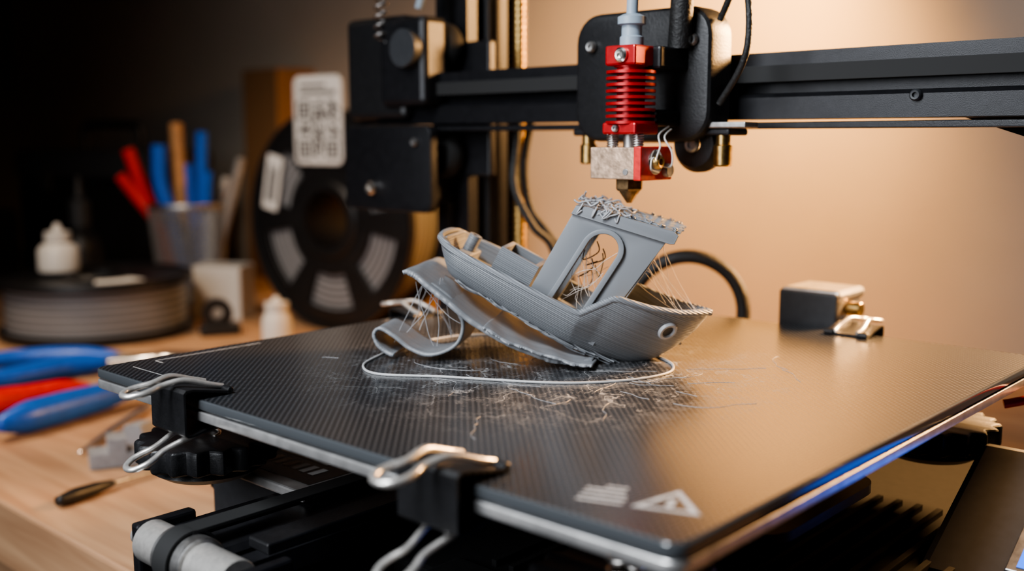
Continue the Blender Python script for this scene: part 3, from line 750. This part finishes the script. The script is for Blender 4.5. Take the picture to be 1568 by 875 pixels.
tube('cup_pliers_grip', [(-.9, -.8, 2), (-2.2, -.9, 7), (-4.4, -1.0, 10.2), (-5.8, -1.2, 12.2)], .55, REDG, CE, n=8)
tube('cup_snips_grip', [(.3, -1.5, 2), (-1.0, -1.6, 8), (-1.9, -1.7, 11.5), (-1.9, -1.7, 15.0)], .68, BLUE, CE, n=8)
stick('cup_marker', .4, 0, .0, .6, 13.2, .45, BLUE)
stick('cup_pen', .8, .3, 1.6, -.2, 16.2, .55, BLUE)
stick('cup_wood_stick', -.2, -.6, -1.0, .6, 17, .6, WOODS)
stick('cup_brush', 1.4, 0, 5.2, -.4, 13.8, .45, GALV)
stick('cup_file', .9, .8, 3.4, .9, 12.0, .35, WHITEP)
stick('cup_driver', 1.2, -1.2, 2.6, -2.2, 12.6, .45, BLUE)
stick('cup_pen_dark', -.9, 1.2, -2.2, 1.9, 13.5, .3, DARK)

# ------------------------------------------------------------------ BACKGROUND ITEMS
def carton(M, s, mt, nm):
    e = empty(nm, M); box('box_body', (0, 0, s[2]/2), s, mt, e, bev=.08)
    box('box_flap', (0, s[1]*.25, s[2]+.03), (s[0]*.98, s[1]*.49, .12), mt, e, bev=.03)
    quads('box_tape', [(-s[0]/2, -.5, s[0]/2, .5)], s[2]+.12, WHITE, e)
    return e
carton(T(-27.2, 97.5, TABLE_Z) @ RZ(-12), (4.8, 3.2, 5.0), WHITEP, 'parts_carton')
carton(T(-28.0, 128, TABLE_Z) @ RZ(-42), (7, 6, 25), CARD, 'cardboard_box')
TB = empty('tool_case', T(-47, 124, TABLE_Z) @ RZ(-20))
box('case_body', (0, 0, 6), (21, 9, 12), BLACKP, TB, bev=.8, seg=3)
box('case_lid', (0, 0, 13.8), (21.6, 9.6, 3.6), DARK, TB, bev=.9, seg=3)
tube('case_handle', [(-4, 0, 15.5), (-4, 0, 17.8), (-3, 0, 18.4), (3, 0, 18.4), (4, 0, 17.8), (4, 0, 15.5)], .5, BLACKP, TB)
for x in (-6, 6): box('case_latch', (x, -4.9, 12), (2, .5, 2.6), DARK, TB, bev=.1)
CM = empty('handheld_camera', T(-62, 116, TABLE_Z) @ RZ(-10))
box('camera_body', (0, 0, 4.5), (12, 6, 9), BLACKP, CM, bev=.9, seg=3)
lathe('camera_lens', [(0, 0), (3.2, 0), (3.4, 2), (3.2, 4), (2.6, 4.4), (2.4, 3.6), (0, 3.2)], BLACKP, CM, T(-1, -2.8, 4.6) @ RX(90))
box('camera_viewfinder', (0, 0, 9.6), (4, 4, 2.2), BLACKP, CM, bev=.5)
DD = empty('tape_dispenser', T(-25.2, 88.5, TABLE_Z) @ RZ(20))
box('dispenser_base', (0, 0, .5), (3.4, 1.8, 1.0), BLACKP, DD, bev=.25)
lathe('dispenser_reel', [(.5, -.5), (1.3, -.5), (1.3, .5), (.5, .5), (.5, -.5)], BLACKP, DD, T(-.2, 0, 1.9) @ RX(90))

# ------------------------------------------------------------------ HAND TOOLS
def chain(nm, pts, rads, mt, parent, flatten=.75):
    P = catmull(pts, 6); m = len(P); vs, fs = [], []; sg = 14
    for i, p in enumerate(P):
        d = (P[min(i+1, m-1)]-P[max(i-1, 0)]).normalized(); side = d.cross(Vector((0, 0, 1))).normalized(); up = side.cross(d)
        t = i/(m-1)*(len(rads)-1); k = min(int(t), len(rads)-2); r = rads[k]+(rads[k+1]-rads[k])*(t-k)
        for j in range(sg):
            a = 2*math.pi*j/sg; vs.append(tuple(p+side*r*math.cos(a)+up*r*flatten*math.sin(a)))
    for i in range(m-1):
        for j in range(sg):
            k = (j+1) % sg; fs.append((i*sg+j, i*sg+k, (i+1)*sg+k, (i+1)*sg+j))
    fs.append(tuple(range(sg))[::-1]); fs.append(tuple(range((m-1)*sg, m*sg)))
    me = bpy.data.meshes.new(nm); me.from_pydata(vs, [], fs); return fin(nm, me, mt, parent, None, True)
tz = TABLE_Z
PL = empty('pliers')
chain('pliers_grip', [(-36.5, 66, tz+.8), (-33.8, 69.0, tz+.8), (-31.5, 72.3, tz+.8), (-29.2, 73.6, tz+.8)], [.3, .85, 1.0, .95, .6], BLUE, PL)
chain('pliers_grip', [(-39.5, 72, tz+.8), (-36.5, 75.0, tz+.8), (-32.5, 76.2, tz+.8), (-29.0, 75.4, tz+.8)], [.3, .8, .9, .85, .5], BLUE, PL)
chain('pliers_jaw', [(-29.6, 73.5, tz+.8), (-27, 74.2, tz+.8), (-25, 74.5, tz+.8), (-22, 75.5, tz+.8), (-20, 76.4, tz+.8)], [.4, .5, .9, .6, .2], STEEL, PL)
chain('pliers_jaw', [(-29.4, 75.4, tz+.8), (-27, 74.8, tz+.8), (-25, 74.3, tz+.8), (-22, 74.8, tz+.8), (-20, 76.0, tz+.8)], [.4, .5, .9, .6, .2], STEEL, PL)
SD = empty('screwdriver')
chain('screwdriver_handle', [(-33.8, 60.0, tz+.82), (-31.6, 62.4, tz+.82), (-29.2, 64.4, tz+.82), (-27.2, 65.6, tz+.82)], [.45, .8, .72, .78, .35], REDG, SD, 1)
chain('screwdriver_shaft', [(-27.4, 65.5, tz+.8), (-23, 68.1, tz+.7)], [.22, .2], STEEL, SD, 1)
SD2 = empty('screwdriver')
chain('screwdriver_handle', [(-28.6, 56.2, tz+.98), (-27.4, 58.6, tz+.98), (-25.6, 62.0, tz+.98), (-24.0, 65.0, tz+.98)], [.35, .95, .95, .85, .4], BLUE, SD2, 1)
chain('screwdriver_shaft', [(-24.0, 64.9, tz+.95), (-21.8, 69.0, tz+.7)], [.25, .2], STEEL, SD2, 1)
NF = empty('needle_file')
chain('file_blade', [(-23.0, 53.6, tz+.2), (-22.9, 58, tz+.25), (-22.6, 63.0, tz+.3)], [.10, .26, .3], STEEL, NF, .5)
DP = empty('deburring_pick')
chain('pick_handle', [(-20.75, 45.7, tz+.35), (-20.0, 47.0, tz+.35), (-19.2, 48.3, tz+.35)], [.22, .36, .3, .16], BLACKP, DP, 1)
chain('pick_shaft', [(-19.3, 48.2, tz+.33), (-17.5, 51.0, tz+.25), (-16.9, 52, tz+.2)], [.13, .1, .06], STEELD, DP, 1)
PB2 = empty('printed_bracket', T(-20.6, 52.4, tz) @ RZ(25))
plate('bracket_body', [[(-1.3, 0), (1.3, 0), (1.3, .7), (.5, .7), (.5, 1.5), (-.4, 1.5), (-.4, .8), (-1.3, .8)]], 1.5, PLAF, PB2, T(0, 0, .02) @ XZ, bev=.04)
PB3 = empty('printed_bracket', T(-20.2, 56.0, tz) @ RZ(-20))
plate('bracket_body', [[(-1.6, 0), (1.6, 0), (1.4, .5), (.2, .6), (0, 1.2), (-1.0, 1.1), (-1.5, .5)]], 1.2, PLAF, PB3, T(0, 0, .02) @ XZ, bev=.04)

# ------------------------------------------------------------------ scale to metres
bpy.context.view_layer.update()
ROOT = Matrix.Scale(.01, 4) @ T(0, 0, LIFT)
for ob in list(bpy.data.objects):
    if ob.parent is None and ob.type in ('MESH', 'EMPTY'):
        ob.matrix_basis = ROOT @ ob.matrix_basis

def W(x, y, z): return Vector((x*.01, y*.01, (z+LIFT)*.01))
def area(nm, loc, tgt, size, power, col, spread=180):
    l = bpy.data.lights.new(nm, 'AREA'); l.energy = power; l.color = col; l.size = size*.01; l.spread = R(spread)
    o = bpy.data.objects.new(nm, l); COL.objects.link(o); o.location = W(*loc)
    o.rotation_euler = (W(*tgt)-W(*loc)).to_track_quat('-Z', 'Y').to_euler(); return o
def spot(nm, loc, tgt, ang, power, col, blend=.8, rad=3):
    l = bpy.data.lights.new(nm, 'SPOT'); l.energy = power; l.color = col; l.spot_size = R(ang); l.spot_blend = blend; l.shadow_soft_size = rad*.01
    o = bpy.data.objects.new(nm, l); COL.objects.link(o); o.location = W(*loc)
    o.rotation_euler = (W(*tgt)-W(*loc)).to_track_quat('-Z', 'Y').to_euler(); return o
spot('key_lamp', (-24, 6, 48), (0, 33, 0), 52, 21, (.90, .95, 1.0), .9, 9)
area('added_fill_light', (-46, -6, 26), (0, 30, -2), 44, 2.4, (.90, .94, 1.0), 120)  # unseen fill, added for highlights on the clips and dark metal
spot('warm_wall_lamp', (17, 72, 27), (15, 90, 5), 122, 15, (1., .50, .145), 1., 4)
area('warm_rim_lamp', (40, 56, 20), (6, 36, 2), 12, 2.8, (1., .55, .22), 80)
spot('added_table_light', (-52, 62, 50), (-30, 64, -9), 62, 16, (1., .76, .54), .9, 7)  # added light out of view, brightens the tools and table on the left
spot('added_spool_light', (-34, 48, 40), (-26, 98, -2), 50, 9, (1., .84, .68), .9, 8)  # extra spot added to brighten the spool and cup

wd = bpy.data.worlds.new('room_ambient'); SC.world = wd; wd.use_nodes = True
wd.node_tree.nodes['Background'].inputs[0].default_value = (.5, .55, .65, 1); wd.node_tree.nodes['Background'].inputs[1].default_value = .1
try: SC.view_settings.look = 'AgX - Medium High Contrast'
except Exception as ex: print(ex)

cam = bpy.data.cameras.new('camera'); co = bpy.data.objects.new('camera', cam); COL.objects.link(co)
cam.sensor_width = 36; cam.lens = 36*1595/1568; cam.clip_start = .005; cam.clip_end = 50
co.location = W(0, 0, 7.74); co.rotation_euler = (R(90-8.0), 0, 0)
cam.dof.use_dof = True; cam.dof.focus_distance = .335; cam.dof.aperture_fstop = 6.8
SC.camera = co
